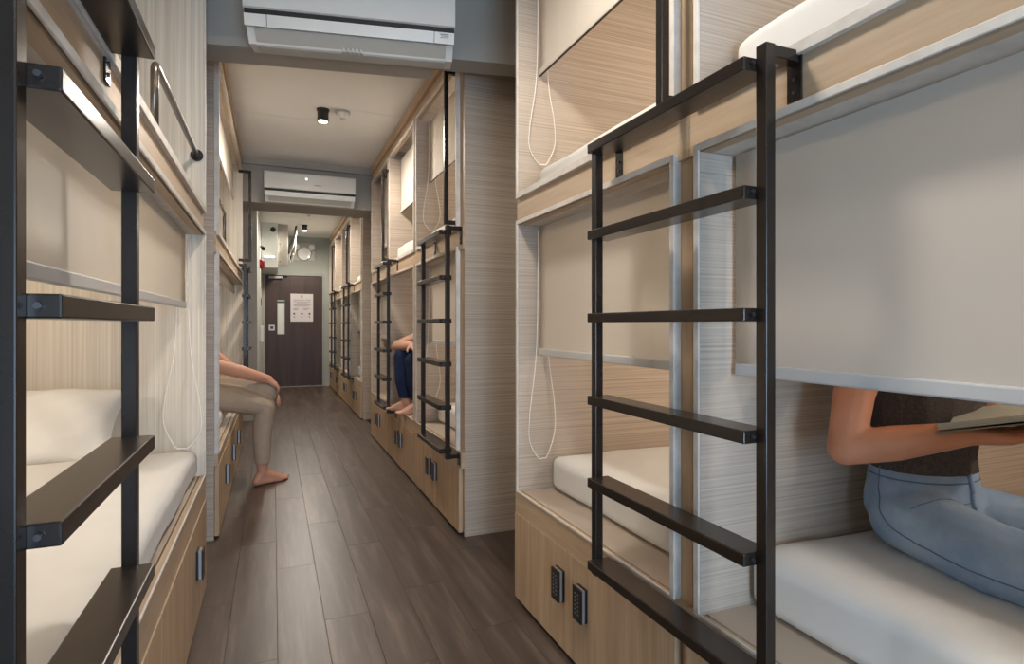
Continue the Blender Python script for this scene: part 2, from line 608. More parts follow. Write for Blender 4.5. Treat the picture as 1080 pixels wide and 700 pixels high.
def bunk_unit(side, xf, xb, y0, y1, m0, m1, label, group, doors, locks, stripe_in='stripe_h', stripe_out='stripe_h',
              zdoor=.383, zdeck=.475, zlow=1.65, zup=1.745, keys=False, cornice=True):
    """two bunks, one over the other, with lockers below.
    side=+1: the unit stands right of the corridor (front faces -X); -1: left of it.
    xf = front of frames and doors, xb = back.  m0/m1 = wood margin at y0/y1."""
    s = side
    t = empty('bunk_unit', (xf, (y0 + y1) / 2, 0), label, 'bunk bed', group)

    def bx(a0, a1, *r):
        lo, hi = sorted((xf + s * a0, xf + s * a1))
        return (lo, hi) + r
    D = abs(xb - xf)
    w = .024          # frames and doors stand this far proud of the carcass
    for ya, yb_ in ((y0, y0 + .018), (y1 - .018, y1)):
        mesh('side_panel', B(bx(w + .0005, D, ya, yb_, 0, 2.82)), stripe_out, t)
    # inner linings of the four side walls
    for za, zb in ((zdeck, zlow - .02), (zup + .02, 2.72)):
        for ya, yb_ in ((y0 + m0 + .0085, y0 + m0 + .0178), (y1 - m1 - .0178, y1 - m1 - .0085)):
            mesh('side_lining', B(bx(.0064, D - .018, ya, yb_, za, zb)), stripe_in, t)
    mesh('back_panel', B(bx(D - .018, D, y0 + .018, y1 - .018, 0, 2.82)), stripe_in, t)
    mesh('lower_deck', B(bx(.0285, D - .018, y0 + m0 + .0185, y1 - m1 - .0185, zdeck - .03, zdeck + .0005)), 'stripe_h', t)
    mesh('upper_deck', B(bx(.03, D - .018, y0 + .018, y1 - .018, zlow - .018, zup + .012)), 'frame', t)
    mesh('top_panel', B(bx(.03, D, y0 + .0185, y1 - .0185, 2.79, 2.82)), 'frame', t)
    mesh('base_rail', B(bx(.004, .024, y0 + .001, y1 - .001, zdoor + .003, zdeck - .001)), 'oak_h', t)
    mesh('middle_rail', B(bx(.013, w + .018, y0 + .001, y1 - .001, zlow - .02, zup + .02)), 'oak_h', t)
    mesh('top_rail', B(bx(w, w + .018, y0 + .001, y1 - .001, 2.72, 2.82)), 'oak_h', t)
    if cornice:
        mesh('cornice', B(bx(.002, .03, y0 + .001, y1 - .001, 2.822, 2.898)), 'oak_h', t)
    for ya, yb_ in ((y0 + .0008, y0 + m0 + .004), (y1 - m1 - .004, y1 - .0008)):
        mesh('front_stile', B(bx(w - .0005, w + .016, ya, yb_, .02, 2.72)), 'oak_v', t)
    bm = bmesh.new()
    lo, hi = sorted((xf, xf + s * .006))
    lo2, hi2 = sorted((xf + s * .0062, xf + s * .028))
    ring(bm, lo, hi, y0 + m0, y1 - m1, zdeck - .002, zlow, .018, .008)
    ring(bm, lo2, hi2, y0 + m0, y1 - m1, zdeck - .002, zlow, .008, .0)
    mesh('lower_frame', bm, 'frame', t)
    bm = bmesh.new()
    ring(bm, lo, hi, y0 + m0, y1 - m1, zup, 2.735, .018, .026)
    ring(bm, lo2, hi2, y0 + m0, y1 - m1, zup, 2.735, .008, .026)
    mesh('upper_frame', bm, 'frame', t)
    mesh('plinth', B(bx(.03, .05, y0 + .02, y1 - .02, 0, .02)), 'lock', t)
    for i, (da, db) in enumerate(doors):
        d = mesh('cabinet_door', B(bx(0, .022, da + .0015, db - .0015, .016, zdoor), bevel=.0015), 'oak_v', t)
        for ly in locks:
            if da < ly < db:
                keypad(d, xf, ly, .251, -s)
                if keys:
                    keypad_keys(d, xf, ly, .251, -s)
    return t


GR = 'two-storey bunk units along the corridor'
XF = 0.976
R_UNITS = []
bunk_unit(1, XF, 3.04, 0.10, 1.20, .03, .03, 'nearest oak bunk unit, woman sitting in its lower bunk', GR, ((.105, .65), (.65, 1.1975)), (.575, .725))
bunk_unit(1, XF, 3.04, 1.2005, 2.335, .046, .012, 'oak bunk unit with two black keypad locks, between the woman and the side passage', GR, ((1.24, 1.803), (1.803, 2.333)), (1.728, 1.892), keys=True)
bunk_unit(1, XF, 3.04, 3.12, 4.27, .085, .03, 'oak bunk unit with striped end panel on the far side of the passage', GR, ((3.15, 3.73), (3.73, 4.25)), (3.655, 3.81))
bunk_unit(1, XF, 3.04, 4.2705, 5.34, .03, .03, 'oak bunk unit where a knee in navy trousers shows', GR, ((4.29, 4.81), (4.81, 5.325)), (4.735, 4.885))
bunk_unit(1, XF, 3.04, 5.3405, 6.37, .03, .03, 'third bunk unit after the passage, beside the second beam', GR, ((5.355, 5.86), (5.86, 6.36)), (5.79, 5.93))
XC = 1.02
for i, lab in enumerate(('bunk unit with grey end panel just behind the second air conditioner', 'second bunk unit of the far row, ladder at its front', 'third bunk unit of the far row towards the dark door', 'last bunk unit of the far row, beside the dark door')):
    a = 7.44 + i * 1.10 + (0 if i == 0 else .0005)
    bunk_unit(1, XC, 3.04, a, 7.44 + (i + 1) * 1.10, .03, .03, lab, GR, ((a + .02, a + .55), (a + .55, a + 1.08)), (a + .48, a + .62))
# left of the corridor: beds lie along it
XLF = -0.28
LK = dict(stripe_in='stripe_v', zdoor=.41, zdeck=.52, zlow=1.62, zup=1.70)
bunk_unit(-1, XLF, -1.30, 0.80, 2.97, .03, .02, 'nearest bunk unit on the left with an open white bed and pillow', GR, ((.82, 1.22), (1.22, 1.82), (1.82, 2.45), (2.45, 2.955)), (2.60,), **LK)
LK['zdeck'] = .475
bunk_unit(-1, XLF, -1.30, 3.60, 6.40, .03, .02, 'bunk unit on the left where a man in khaki trousers sits', GR, ((3.62, 4.2), (4.2, 4.85), (4.85, 5.5), (5.5, 6.38)), (4.1, 4.76, 5.4), **LK)

GS = 'roller shades in the bunk openings'


def roller_shade(side, xf, y0, y1, ztop, zbot, label, chain_y=None, chain_z=None, depth=.105, chain_w=.06, bar=True):
    s = side
    xs = xf + s * depth
    t = empty('roller_shade', (xs, (y0 + y1) / 2, ztop), label, 'roller shade', GS)
    bm = bmesh.new()
    n = 14
    # cloth with a barely visible sag
    rows_ = 10
    V = {}
    for k, th in ((0, 0.0), (1, .0012)):
        for i in range(n + 1):
            for j in range(rows_ + 1):
                yy = y0 + (y1 - y0) * i / n
                zz = zbot + .028 + (ztop - .004 - zbot - .028) * j / rows_
                wob = .0016 * math.sin(i * 1.3 + j * .35) * (1 - j / rows_)
                V[k, i, j] = bm.verts.new((xs + s * (th + wob), yy, zz))
    for k in (0, 1):
        for i in range(n):
            for j in range(rows_):
                bm.faces.new((V[k, i, j], V[k, i + 1, j], V[k, i + 1, j + 1], V[k, i, j + 1]))
    for j in range(rows_):
        for i in (0, n):
            bm.faces.new((V[0, i, j], V[1, i, j], V[1, i, j + 1], V[0, i, j + 1]))
    mesh('cloth', bm, 'shade', t, smooth=True)
    bm = bmesh.new()
    cyl(bm, (xs + s * .024, y0, ztop - .024), (xs + s * .024, y1, ztop - .024), .019, n=16)
    mesh('roller_tube', bm, 'bar', t, smooth=True)
    lo, hi = sorted((xs - s * .005, xs + s * .007))
    if bar:
        mesh('bottom_bar', B((lo, hi, y0, y1, zbot, zbot + .03), bevel=.004), 'bar', t)
    else:
        mesh('hem', B((lo, hi, y0, y1, zbot + .006, zbot + .03), bevel=.002), 'shade', t)
        mesh('hem_rod', B((lo + .003, hi - .003, y0, y1, zbot + .001, zbot + .0055)), 'dark', t)
    if chain_y is not None:
        c = chain_y
        zt = ztop - .02
        L = zt - chain_z

        def X_(a):
            return xs + s * a
        w = chain_w
        pts = bezier_pts([(X_(-.012), c, zt), (X_(-.014 - w * .05), c, zt - L * .5), (X_(-.02 - w * .35), c, zt - L * .80), (X_(-.016 - w * .40), c, zt - L * .92), (X_(-w * .15), c, chain_z + .006),
                          (X_(.012), c, chain_z), (X_(.012 + w * .25), c, chain_z + .012), (X_(.025 + w * .5), c, zt - L * .88), (X_(.03 + w * .4), c, zt - L * .75), (X_(.026 + w * .1), c, zt - L * .5), (X_(.026), c, zt)], 8)
        bm = bmesh.new()
        tube(bm, pts, .0024, 6)
        mesh('bead_chain', bm, 'cord', t, smooth=True)
    return t


roller_shade(1, XF, .155, 1.135, 1.63, 1.072, 'large white roller shade half covering the seated woman')
roller_shade(1, XF, 1.28, 2.300, 1.63, 1.065, 'white roller shade lowered behind the near black ladder', 2.290, .615, chain_w=.09)
roller_shade(1, XF, 1.28, 2.300, 2.71, 2.285, 'white roller shade of the upper bunk above the near black ladder', 2.290, 1.90, chain_w=.09, bar=False)
roller_shade(1, XF, 3.235, 4.215, 1.63, 1.06, 'half-lowered shade in the lower bunk behind the second ladder', 4.20, .64, chain_w=.09)
roller_shade(1, XF, 3.235, 4.215, 2.71, 2.25, 'shade of the upper bunk above the second ladder', 4.20, 1.90, chain_w=.09, bar=False)
roller_shade(1, XF, 4.33, 5.285, 2.71, 2.215, 'shade of the upper bunk above the person in navy trousers', bar=False)
roller_shade(1, XF, 5.40, 6.315, 2.71, 2.0, 'shade of the upper bunk beside the second beam')
roller_shade(1, XF, 5.40, 6.315, 1.63, 1.05, 'shade of the lower bunk behind the third ladder')
roller_shade(1, XC, 8.60, 9.585, 2.71, 1.9, 'upper shade in the far row, behind the first grab bar')
roller_shade(1, XC, 7.50, 8.485, 1.63, 1.1, 'lower shade beside the grey end panel of the far row')
roller_shade(1, XC, 9.70, 10.685, 1.63, 1.0, 'lower shade in the far row near the dark door')
roller_shade(-1, XLF, .86, 2.885, 1.60, 1.27, 'cream roller shade over the open white bed on the left', 2.878, .66, depth=.075, chain_w=.11)
roller_shade(-1, XLF, 3.68, 6.32, 1.60, 1.50, 'rolled-up shade over the man in khaki trousers', depth=.075)
roller_shade(-1, XLF, 3.68, 6.20, 2.71, 2.40, 'cream shade of the upper bunk above the man in khaki', depth=.075)


# ------------------------------------------------------------------ mattresses and pillows
def mattress(x0, x1, y0, y1, z0, z1, label, group='white mattresses', r=.045, seed=0):
    rnd = random.Random(seed)
    bm = bmesh.new()
    nx, ny, nz = 14, 22, 4
    # rounded slab by superellipse corner mapping of a subdivided box
    def rb(u, v, w_):
        return (u, v, w_)
    res = bmesh.ops.create_cube(bm, size=1.0)
    bmesh.ops.subdivide_edges(bm, edges=bm.edges, cuts=15, use_grid_fill=True)
    sx, sy, sz = (x1 - x0), (y1 - y0), (z1 - z0)
    c = Vector(((x0 + x1) / 2, (y0 + y1) / 2, (z0 + z1) / 2))
    ph = [rnd.uniform(0, 6.28) for _ in range(6)]
    for v in bm.verts:
        p = Vector((v.co.x * sx, v.co.y * sy, v.co.z * sz))
        # pull grid lines towards the edges for tight corners
        for a, S in ((0, sx), (1, sy)):
            q = v.co[a] * 2
            q = math.copysign(1 - (1 - abs(q)) ** 1.6, q)
            p[a] = q * S / 2
        inner = Vector((max(-sx / 2 + r, min(sx / 2 - r, p.x)), max(-sy / 2 + r, min(sy / 2 - r, p.y)), max(-sz / 2 + r * .8, min(sz / 2 - r * .8, p.z))))
        d = p - inner
        if d.length > 1e-6:
            # sphere-like rounding
            L = max(abs(d.x) / r, abs(d.y) / r, abs(d.z) / (r * .8))
            dn = d.normalized()
            p = inner + Vector((dn.x * r, dn.y * r, dn.z * r * .8)) * min(1, L)
        if p.z > 0:
            p.z += .005 * math.sin(p.x * 7 + ph[0]) * math.sin(p.y * 6 + ph[1]) + .002 * math.sin(p.x * 19 + p.y * 13 + ph[2])
        else:
            p.z = max(p.z, -sz / 2)
        p.x += .003 * math.sin(p.y * 11 + ph[3])
        p.y += .003 * math.sin(p.x * 9 + ph[4])
        v.co = p + c
    o = mesh('mattress', bm, 'fabric', None, smooth=True, origin=(c.x, c.y, z0))
    tag(o, label, 'mattress', group)
    return o


def pillow(cx, cy, cz, lx, ly, h, rot, label, seed=0):
    rnd = random.Random(seed)
    bm = bmesh.new()
    bmesh.ops.create_grid(bm, x_segments=26, y_segments=20, size=.5)
    bot = bmesh.new()
    top = list(bm.verts)
    faces = list(bm.faces)
    vb = {}
    ph = [rnd.uniform(0, 6) for _ in range(5)]

    def hgt(u, v):
        e = max(0.0, (1 - abs(2 * u) ** 2.6)) * max(0.0, (1 - abs(2 * v) ** 2.6))
        return e ** .45
    for v in top:
        u, w_ = v.co.x, v.co.y
        vb[v] = (u, w_)
    edge = {v for v in top if abs(abs(v.co.x) - .5) < 1e-5 or abs(abs(v.co.y) - .5) < 1e-5}
    low = {v: (v if v in edge else bm.verts.new(v.co)) for v in top}
    for f in faces:
        bm.faces.new([low[v] for v in f.verts][::-1])

    def shape(v, uv, sgn):
        u, w_ = uv
        z = hgt(u, w_) * h / 2 * sgn
        if sgn > 0:
            z += .006 * math.sin(u * 17 + w_ * 9 + ph[0]) * hgt(u, w_) + .004 * math.sin(u * 31 - w_ * 23 + ph[1]) * hgt(u, w_)
        # pinched corners
        k = 1 - .10 * (abs(2 * u) ** 3) * (1 - abs(2 * w_) ** 2) - .0
        k2 = 1 - .10 * (abs(2 * w_) ** 3) * (1 - abs(2 * u) ** 2)
        v.co = (u * lx * k, w_ * ly * k2, z)
    for v in top:
        uv = vb[v]
        if v not in edge:
            shape(low[v], uv, -1)
        shape(v, uv, 1 if v not in edge else 0)
    bmesh.ops.rotate(bm, verts=bm.verts, cent=(0, 0, 0), matrix=Euler(rot).to_matrix())
    bmesh.ops.translate(bm, verts=bm.verts, vec=(cx, cy, cz))
    o = mesh('pillow', bm, 'pillow', None, smooth=True, origin=(cx, cy, cz))
    tag(o, label, 'pillow', 'white pillows')
    return o


ZM = .476
mattress(1.125, 3.0, .16, 1.145, ZM, .625, 'white mattress the woman sits on', seed=1)
mattress(1.130, 3.0, 1.28, 2.295, ZM, .625, 'white mattress in the lower bunk behind the near ladder', seed=2)
mattress(1.065, 3.0, 1.28, 2.295, 1.772, 1.885, 'white mattress in the upper bunk above the near ladder', seed=3)
mattress(1.065, 3.0, .16, 1.140, 1.772, 1.915, 'white mattress in the upper bunk above the woman', seed=4)
mattress(1.13, 3.0, 3.25, 4.21, ZM, .62, 'white mattress in the lower bunk behind the second ladder', seed=5)
mattress(1.065, 3.0, 3.25, 4.21, 1.772, 1.885, 'white mattress in the upper bunk above the second ladder', seed=6)
mattress(1.13, 3.0, 4.34, 5.28, ZM, .62, 'white mattress under the person in navy trousers', seed=7)
mattress(1.04, 3.0, 4.34, 5.28, 1.772, 1.90, 'white mattress in the upper bunk above the person in navy', seed=8)
mattress(1.13, 3.0, 5.41, 6.30, ZM, .62, 'white mattress in the lower bunk behind the third ladder', seed=9)
mattress(1.065, 3.0, 5.41, 6.30, 1.772, 1.885, 'white mattress in the upper bunk above the third ladder', seed=10)
for i in range(4):
    a = 7.51 + 1.10 * i
    mattress(1.10, 3.0, a, a + .96, ZM, .62, ('white lower mattress at the near end of the far row', 'white lower mattress second in the far row', 'white lower mattress third in the far row', 'white lower mattress next to the dark door')[i], seed=20 + i)
    mattress(1.10, 3.0, a, a + .96, 1.772, 1.885, ('white upper mattress at the near end of the far row', 'white upper mattress second in the far row', 'white upper mattress third in the far row', 'white upper mattress next to the dark door')[i], seed=30 + i)
mattress(-1.27, -.312, .86, 2.915, .522, .645, 'white mattress on the open bed at the left', seed=11)
mattress(-1.27, -.345, .86, 2.915, 1.715, 1.80, 'white mattress in the upper bunk at the left', seed=12)
mattress(-1.27, -.335, 3.67, 6.33, ZM, .60, 'white mattress the man in khaki sits on', seed=13)
mattress(-1.27, -.345, 3.67, 6.33, 1.715, 1.80, 'white mattress in the upper bunk above the man in khaki', seed=14)
pillow(-.90, 2.68, .80, .72, .42, .17, (math.radians(38), 0, 0), 'plump white pillow leaning at the far end of the open bed', 1)
BL = mattress(-1.24, -.60, 2.12, 2.50, .650, .715, 'folded white blanket in front of the pillow on the open bed', None, r=.03, seed=44)
BL.name = 'folded_blanket'
BL['category'] = 'blanket'
pillow(1.22, 7.95, 1.955, .22, .5, .13, (0, math.radians(10), 0), 'white pillow in the upper bunk at the near end of the far row', 2)
pillow(1.25, 7.95, .73, .25, .5, .14, (0, math.radians(-20), 0), 'white pillow in the lower bunk at the near end of the far row', 3)


# ------------------------------------------------------------------ ladders
def ladder(side, xf, ya, yb, label, out=.111, rung_zs=(.498, .743, .988, 1.233, 1.478, 1.735), ztop=1.757, zbot=.442, plate_near=True):
    """posts at ya (near) and yb (far); rung front stands `out` from the unit front"""
    s = side

    def bx(a0, a1, *r):
        lo, hi = sorted((xf - s * a0, xf - s * a1))
        return (lo, hi) + r
    t = empty('bunk_ladder', (xf - s * out / 2, (ya + yb) / 2, zbot), label, 'ladder', 'black metal bunk ladders')
    p0 = out - .0305
    p1 = out - .0555
    hw = .0135
    for y, zt in ((ya, ztop), (yb, ztop - .004)):
        mesh('post', B(bx(p0, p1, y - hw, y + hw, zbot, zt), bevel=.002), 'metal', t)
    for z in rung_zs:
        r = mesh('rung', B(bx(out, out - .072, ya + hw + .0005, yb - hw - .0005, z - .027, z), bevel=.0025), 'metal', t)
        bm = bmesh.new()
        xx = xf - s * (out - .020)
        cyl(bm, (xx, ya + hw - .001, z - .013), (xx, ya + hw - .007, z - .013), .0038, n=8)
        mesh('bolt', bm, 'bolt', r)
    for y in (ya, yb):
        zt = ztop - .002
        bm = B(bx(p1 + .0005, -.0085, y - hw, y + hw, zt - .024, zt), bevel=.002)
        box(bm, *bx(-.0085, -.0129, y - .018, y + .018, zt - .100, zt), 0, .001)
        br = mesh('bracket', bm, 'metal', t)
        bm = bmesh.new()
        for z in (zt - .055, zt - .082):
            cyl(bm, (xf + s * .0085, y, z), (xf + s * .0055, y, z), .004, n=8)
        mesh('screw', bm, 'bolt', br)
        zb = zbot + .013
        bm = B(bx(p1 + .0005, -.0001, y - hw, y + hw, zb - .012, zb + .012), bevel=.002)
        box(bm, *bx(.0001, .0045, y - .016, y + .016, zb - .055, zb + .015), 0, .001)
        mesh('bracket', bm, 'metal', t)
    return t


ladder(1, XF, .873, 1.522, 'large black metal ladder in front of the woman')
ladder(1, XF, 3.150, 3.720, 'black metal ladder at the corner past the side passage')
ladder(1, XF, 4.960, 5.460, 'black metal ladder beside the person in navy trousers')
ladder(1, XC, 8.17, 8.72, 'nearer black ladder of the far bunk row')
ladder(1, XC, 10.10, 10.62, 'black ladder closest to the dark door')
ladder(-1, XLF, .747, 1.305, 'nearest black ladder at the left edge of the picture', out=.070)
ladder(-1, XLF, 5.85, 6.33, 'black ladder seen edge-on past the man in khaki', out=.085)


def grab_bar(side, xf, y, z0, z1, label, off=.034):
    s = side

    def bx(a0, a1, *r):
        lo, hi = sorted((xf - s * a0, xf - s * a1))
        return (lo, hi) + r
    t = empty('grab_bar', (xf - s * off, y, z0), label, 'grab bar', 'tall black grab bars')
    h = .0125
    mesh('upright', B(bx(off + .025, off, y - h, y + h, z0, z1), bevel=.002), 'metal', t)
    for z in (z0 + .0, z1 - .025):
        mesh('return_arm', B(bx(off, -.0128, y - h, y + h, z, z + .025), bevel=.002), 'metal', t)
    return t


grab_bar(1, XF, 1.232, 1.765, 2.66, 'tall black grab bar above the near ladder')
grab_bar(1, XF, 3.255, 1.78, 2.68, 'tall black grab bar above the corner ladder')
grab_bar(1, XF, 5.34, 1.78, 2.62, 'tall black grab bar beside the second upper shade')
grab_bar(1, XC, 8.54, 1.78, 2.62, 'nearer tall grab bar of the far row')
grab_bar(1, XC, 10.74, 1.78, 2.60, 'tall grab bar closest to the dark door')
grab_bar(-1, XLF, 5.87, 1.78, 2.62, 'tall black grab bar on the left in front of the second beam', off=.07)


def guard_rail(xf, ya, yb, z, zfoot, label):
    t = empty('guard_rail', (xf - .03, ya, zfoot), label, 'guard rail', 'steel guard rails of upper bunks')
    xx = xf - .035
    bm = bmesh.new()
    R = .03
    pts = [(xx, ya, zfoot), (xx, ya, z - R)] + [(xx, ya + R * (1 - math.cos(a)), z - R + R * math.sin(a)) for a in (math.pi / 8, math.pi / 4, 3 * math.pi / 8, math.pi / 2)] + [(xx, yb, z)]
    tube(bm, pts, .011, 12)
    mesh('rail_tube', bm, 'chrome', t, smooth=True)
    bm = bmesh.new()
    cyl(bm, (xx, yb, z), (xx, yb + .012, z), .026, n=16)
    mesh('wall_flange', bm, 'metal', t)
    bm = bmesh.new()
    cyl(bm, (xx, ya, zfoot), (xx, ya, zfoot + .008), .022, n=16)
    mesh('foot_flange', bm, 'metal', t)


guard_rail(XLF, 1.93, 2.92, 1.955, 1.727, 'steel guard rail on the upper bunk at the left')
guard_rail(XLF, 4.50, 3.66, 1.975, 1.727, 'steel guard rail on the upper bunk above the man in khaki')


# small lamps inside the bunks; several on the right are added as hidden fill
def bunk_lamp(x, y, z, d, power, label, color=(1.0, .93, .83)):
    """d = unit direction the lamp faces (along x or y)"""
    t = empty('bunk_lamp', (x, y, z), label, 'lamp', 'reading lamps in the bunks')
    v = Vector(d)
    p = Vector((x, y, z))
    bm = bmesh.new()
    cyl(bm, p, p + v * .012, .035, n=16)
    mesh('wall_plate', bm, 'plastic', t)
    bm = bmesh.new()
    cyl(bm, p + v * .012, p + v * .05 + Vector((0, 0, -.02)), .022, .03, n=16)
    mesh('lamp_head', bm, 'plastic', t)
    bm = bmesh.new()
    q = p + v * .05 + Vector((0, 0, -.02))
    cyl(bm, q + v * .0005, q + v * .004, .024, n=16)
    mesh('lamp_face', bm, 'lamp_small', t)
    l = bpy.data.lights.new('bunk_bulb', 'POINT')
    l.energy = power
    l.color = color
    l.shadow_soft_size = .05
    o = bpy.data.objects.new('bunk_bulb', l)
    COL.objects.link(o)
    o.parent = t
    o.location = v * .11 + Vector((0, 0, -.03))


bunk_lamp(-1.28, 2.05, 1.35, (1, 0, 0), 6.0, 'reading lamp on the back wall of the open bed at the left')
bunk_lamp(1.95, .149, 1.45, (0, 1, 0), 5.0, 'reading lamp on the side wall facing the woman')
bunk_lamp(1.95, 1.265, 1.45, (0, 1, 0), 7.5, 'added fill lamp on the side wall of the bunk behind the near ladder')  # added out of view to brighten the far lining and the shade cloth
bunk_lamp(1.95, 1.265, 2.55, (0, 1, 0), 7.5, 'added fill lamp on the side wall of the upper bunk above the near ladder')  # likewise added, brightens the upper lining and cloth
bunk_lamp(1.95, .149, 2.55, (0, 1, 0), 5.0, 'added fill lamp on the side wall of the upper bunk above the woman')  # unseen fill added for this upper bunk
bunk_lamp(1.95, 3.224, 1.45, (0, 1, 0), 6.0, 'added fill lamp on the side wall of the bunk behind the corner ladder')  # added fill, hidden on the near wall of the bunk
bunk_lamp(1.95, 3.224, 2.55, (0, 1, 0), 6.0, 'added fill lamp on the side wall of the upper bunk above the corner ladder')  # added to lift the upper lining and its shade
bunk_lamp(1.95, 4.319, 1.45, (0, 1, 0), 5.0, 'added fill lamp on the side wall behind the person in navy')  # unseen lamp added to brighten this bunk
bunk_lamp(-1.28, 4.9, 1.35, (1, 0, 0), 5.0, 'reading lamp on the back wall behind the man in khaki')
bunk_lamp(-1.28, 4.9, 2.5, (1, 0, 0), 2.0, 'reading lamp in the upper bunk above the man in khaki')

# ------------------------------------------------------------------ far end fittings
# boxed duct over the left of the door
duct = empty('ceiling_duct', (-.05, 10.5, 2.13), 'white boxed duct hanging left of the door', 'duct')
mesh('duct_box', B((-.185, .075, 10.5, YD - .052, 2.15, ZC), bevel=.004), 'white_wall', duct)
mesh('cable_board', B((.077, .235, 10.56, 10.62, 2.20, ZC), bevel=.003), 'beam', duct)
mesh('board_seam', B((.10, .115, 10.555, 10.56, 2.25, 2.27), (.10, .115, 10.555, 10.56, 2.55, 2.57)), 'dark', duct)
cab = empty('cable_bundle', (.27, 10.56, 2.2), 'loose dark and pale cables beside the boxed duct', 'cable')
for k, (m, pts) in enumerate((('dark', [(.36, 10.5, 2.88), (.33, 10.5, 2.70), (.30, 10.5, 2.62), (.25, 10.52, 2.52), (.245, 10.53, 2.40)]),
                              ('dark', [(.37, 10.5, 2.88), (.35, 10.5, 2.66), (.33, 10.5, 2.55), (.29, 10.5, 2.44), (.27, 10.52, 2.30)]),
                              ('plastic2', [(.38, 10.5, 2.88), (.33, 10.49, 2.58), (.28, 10.5, 2.42), (.25, 10.5, 2.32), (.29, 10.5, 2.24), (.32, 10.5, 2.40)]),
                              ('plastic2', [(.34, 10.5, 2.75), (.35, 10.5, 2.5), (.31, 10.5, 2.34), (.26, 10.5, 2.26)]))):
    bm = bmesh.new()
    tube(bm, bezier_pts(pts, 6), .011, 8)
    mesh('cable', bm, m, cab, smooth=True)
dome = empty('dome_camera', (0, 10.5, 2.75), 'small black dome camera on the white boxed duct', 'camera')
bm = bmesh.new()
cyl(bm, (0.0, 10.499, 2.79), (0.0, 10.485, 2.79), .052, n=18)
mesh('mount_ring', bm, 'plastic', dome)
bm = bmesh.new()
bmesh.ops.create_uvsphere(bm, u_segments=16, v_segments=10, radius=.044)
bmesh.ops.scale(bm, vec=(1, .8, 1), verts=bm.verts)
bmesh.ops.translate(bm, vec=(0.0, 10.485, 2.79), verts=bm.verts)
mesh('dome', bm, 'lock', dome, smooth=True)
sl = empty('strip_light', (-.06, 10.47, 2.33), 'short glowing strip light on the white boxed duct', 'strip light')
mesh('housing', B((-.16, .05, 10.47, 10.499, 2.31, 2.345)), 'plastic', sl)
mesh('tube_face', B((-.13, .02, 10.463, 10.4695, 2.316, 2.339)), 'led', sl)
al = empty('alarm_bell', (-.14, 9.9, 2.1), 'red alarm bell on the pale side wall left of the door', 'alarm')
bm = bmesh.new()
cyl(bm, (-.189, 9.6, 2.12), (-.165, 9.6, 2.12), .07, n=20)
mesh('back_box', bm, 'red', al)
bm = bmesh.new()
cyl(bm, (-.165, 9.6, 2.12), (-.12, 9.6, 2.12), .085, .05, n=20)
mesh('gong', bm, 'red', al)
sp = empty('spot_camera', (-.15, 9.3, 2.45), 'small black spotlight head above the red alarm bell', 'spotlight')
bm = bmesh.new()
cyl(bm, (-.189, 9.9, 2.42), (-.155, 9.9, 2.42), .012, n=10)
mesh('arm', bm, 'lock', sp)
bm = bmesh.new()
cyl(bm, (-.155, 9.93, 2.41), (-.14, 9.83, 2.38), .026, .03, n=14)
mesh('head', bm, 'lock', sp)
sw = empty('wall_switch', (-.185, 10.2, 1.5), 'dark switch on the pale side wall left of the door', 'switch')
mesh('plate', B((-.189, -.182, 10.05, 10.25, 1.47, 1.66)), 'plastic', sw)
mesh('rocker', B((-.182, -.172, 10.10, 10.20, 1.50, 1.62)), 'lock', sw)
ub = empty('utility_box', (-.185, 10.2, .95), 'pale utility box on the side wall left of the door', 'box')
mesh('case', B((-.189, -.14, 10.0, 10.4, .92, 1.18), bevel=.004), 'plastic', ub)
mesh('lid', B((-.1395, -.132, 10.02, 10.38, .94, 1.16), bevel=.002), 'plastic2', ub)
# twin-head emergency light over the door
em = empty('emergency_light', (.55, YD, 2.5), 'round emergency light with two lamp heads over the door', 'emergency light')
mesh('backplate', B((.36, .75, YD - .012, YD - .0005, 2.44, 2.77)), 'plastic2', em)
bm = bmesh.new()
cyl(bm, (.555, YD - .012, 2.56), (.555, YD - .07, 2.56), .135, .12, n=28)
mesh('round_case', bm, 'plastic', em)
for sx_ in (-1, 1):
    bm = bmesh.new()
    cyl(bm, (.555 + sx_ * .125, YD - .02, 2.70), (.555 + sx_ * .135, YD - .11, 2.68), .04, .052, n=16)
    mesh('lamp_head', bm, 'plastic', em)
bm = bmesh.new()
cyl(bm, (.64, YD - .062, 2.50), (.64, YD - .075, 2.50), .012, n=10)
mesh('indicator', bm, 'led', em)


# ------------------------------------------------------------------ people
M['skin_w'] = plain('skin_tan', (204, 138, 104), 0.5, 0, 0.35, vary=0.05, scale=18)
M['skin_m'] = plain('skin_warm', (196, 142, 116), 0.5, 0, 0.35, vary=0.06, scale=18)
M['skin_p'] = plain('skin_fair', (214, 166, 142), 0.5, 0, 0.35, vary=0.05, scale=18)
M['hair'] = plain('dark_hair', (48, 34, 28), 0.5, vary=0.2, scale=60)
M['denim'] = streaked('washed_denim', (138, 163, 196), (168, 188, 210), (9, 9, 9), 0.85, 6, 0.35, 0.65, 0.25, spec=0.2)
M['denim_seam_fold'] = plain('denim_stitch_fold', (104, 124, 152), 0.9)
M['shirt_w'] = plain('charcoal_knit', (88, 80, 77), 0.9, 0, 0.2, vary=0.25, scale=160, bump=.2, bscale=400)
M['khaki'] = plain('khaki_cotton', (170, 151, 130), 0.85, 0, 0.2, vary=0.06, scale=14, bump=.3, bscale=45)
M['navy'] = plain('navy_cotton', (32, 44, 72), 0.85, 0, 0.2, vary=0.10, scale=14, bump=.3, bscale=45)
M['shirt_m'] = plain('cream_shirt', (222, 214, 200), 0.85)
M['shirt_p'] = plain('grey_shirt', (150, 150, 152), 0.85)
M['page'] = plain('book_page', (196, 194, 180), 0.7, vary=.02)
M['cover'] = plain('book_cover', (126, 124, 112), 0.6)
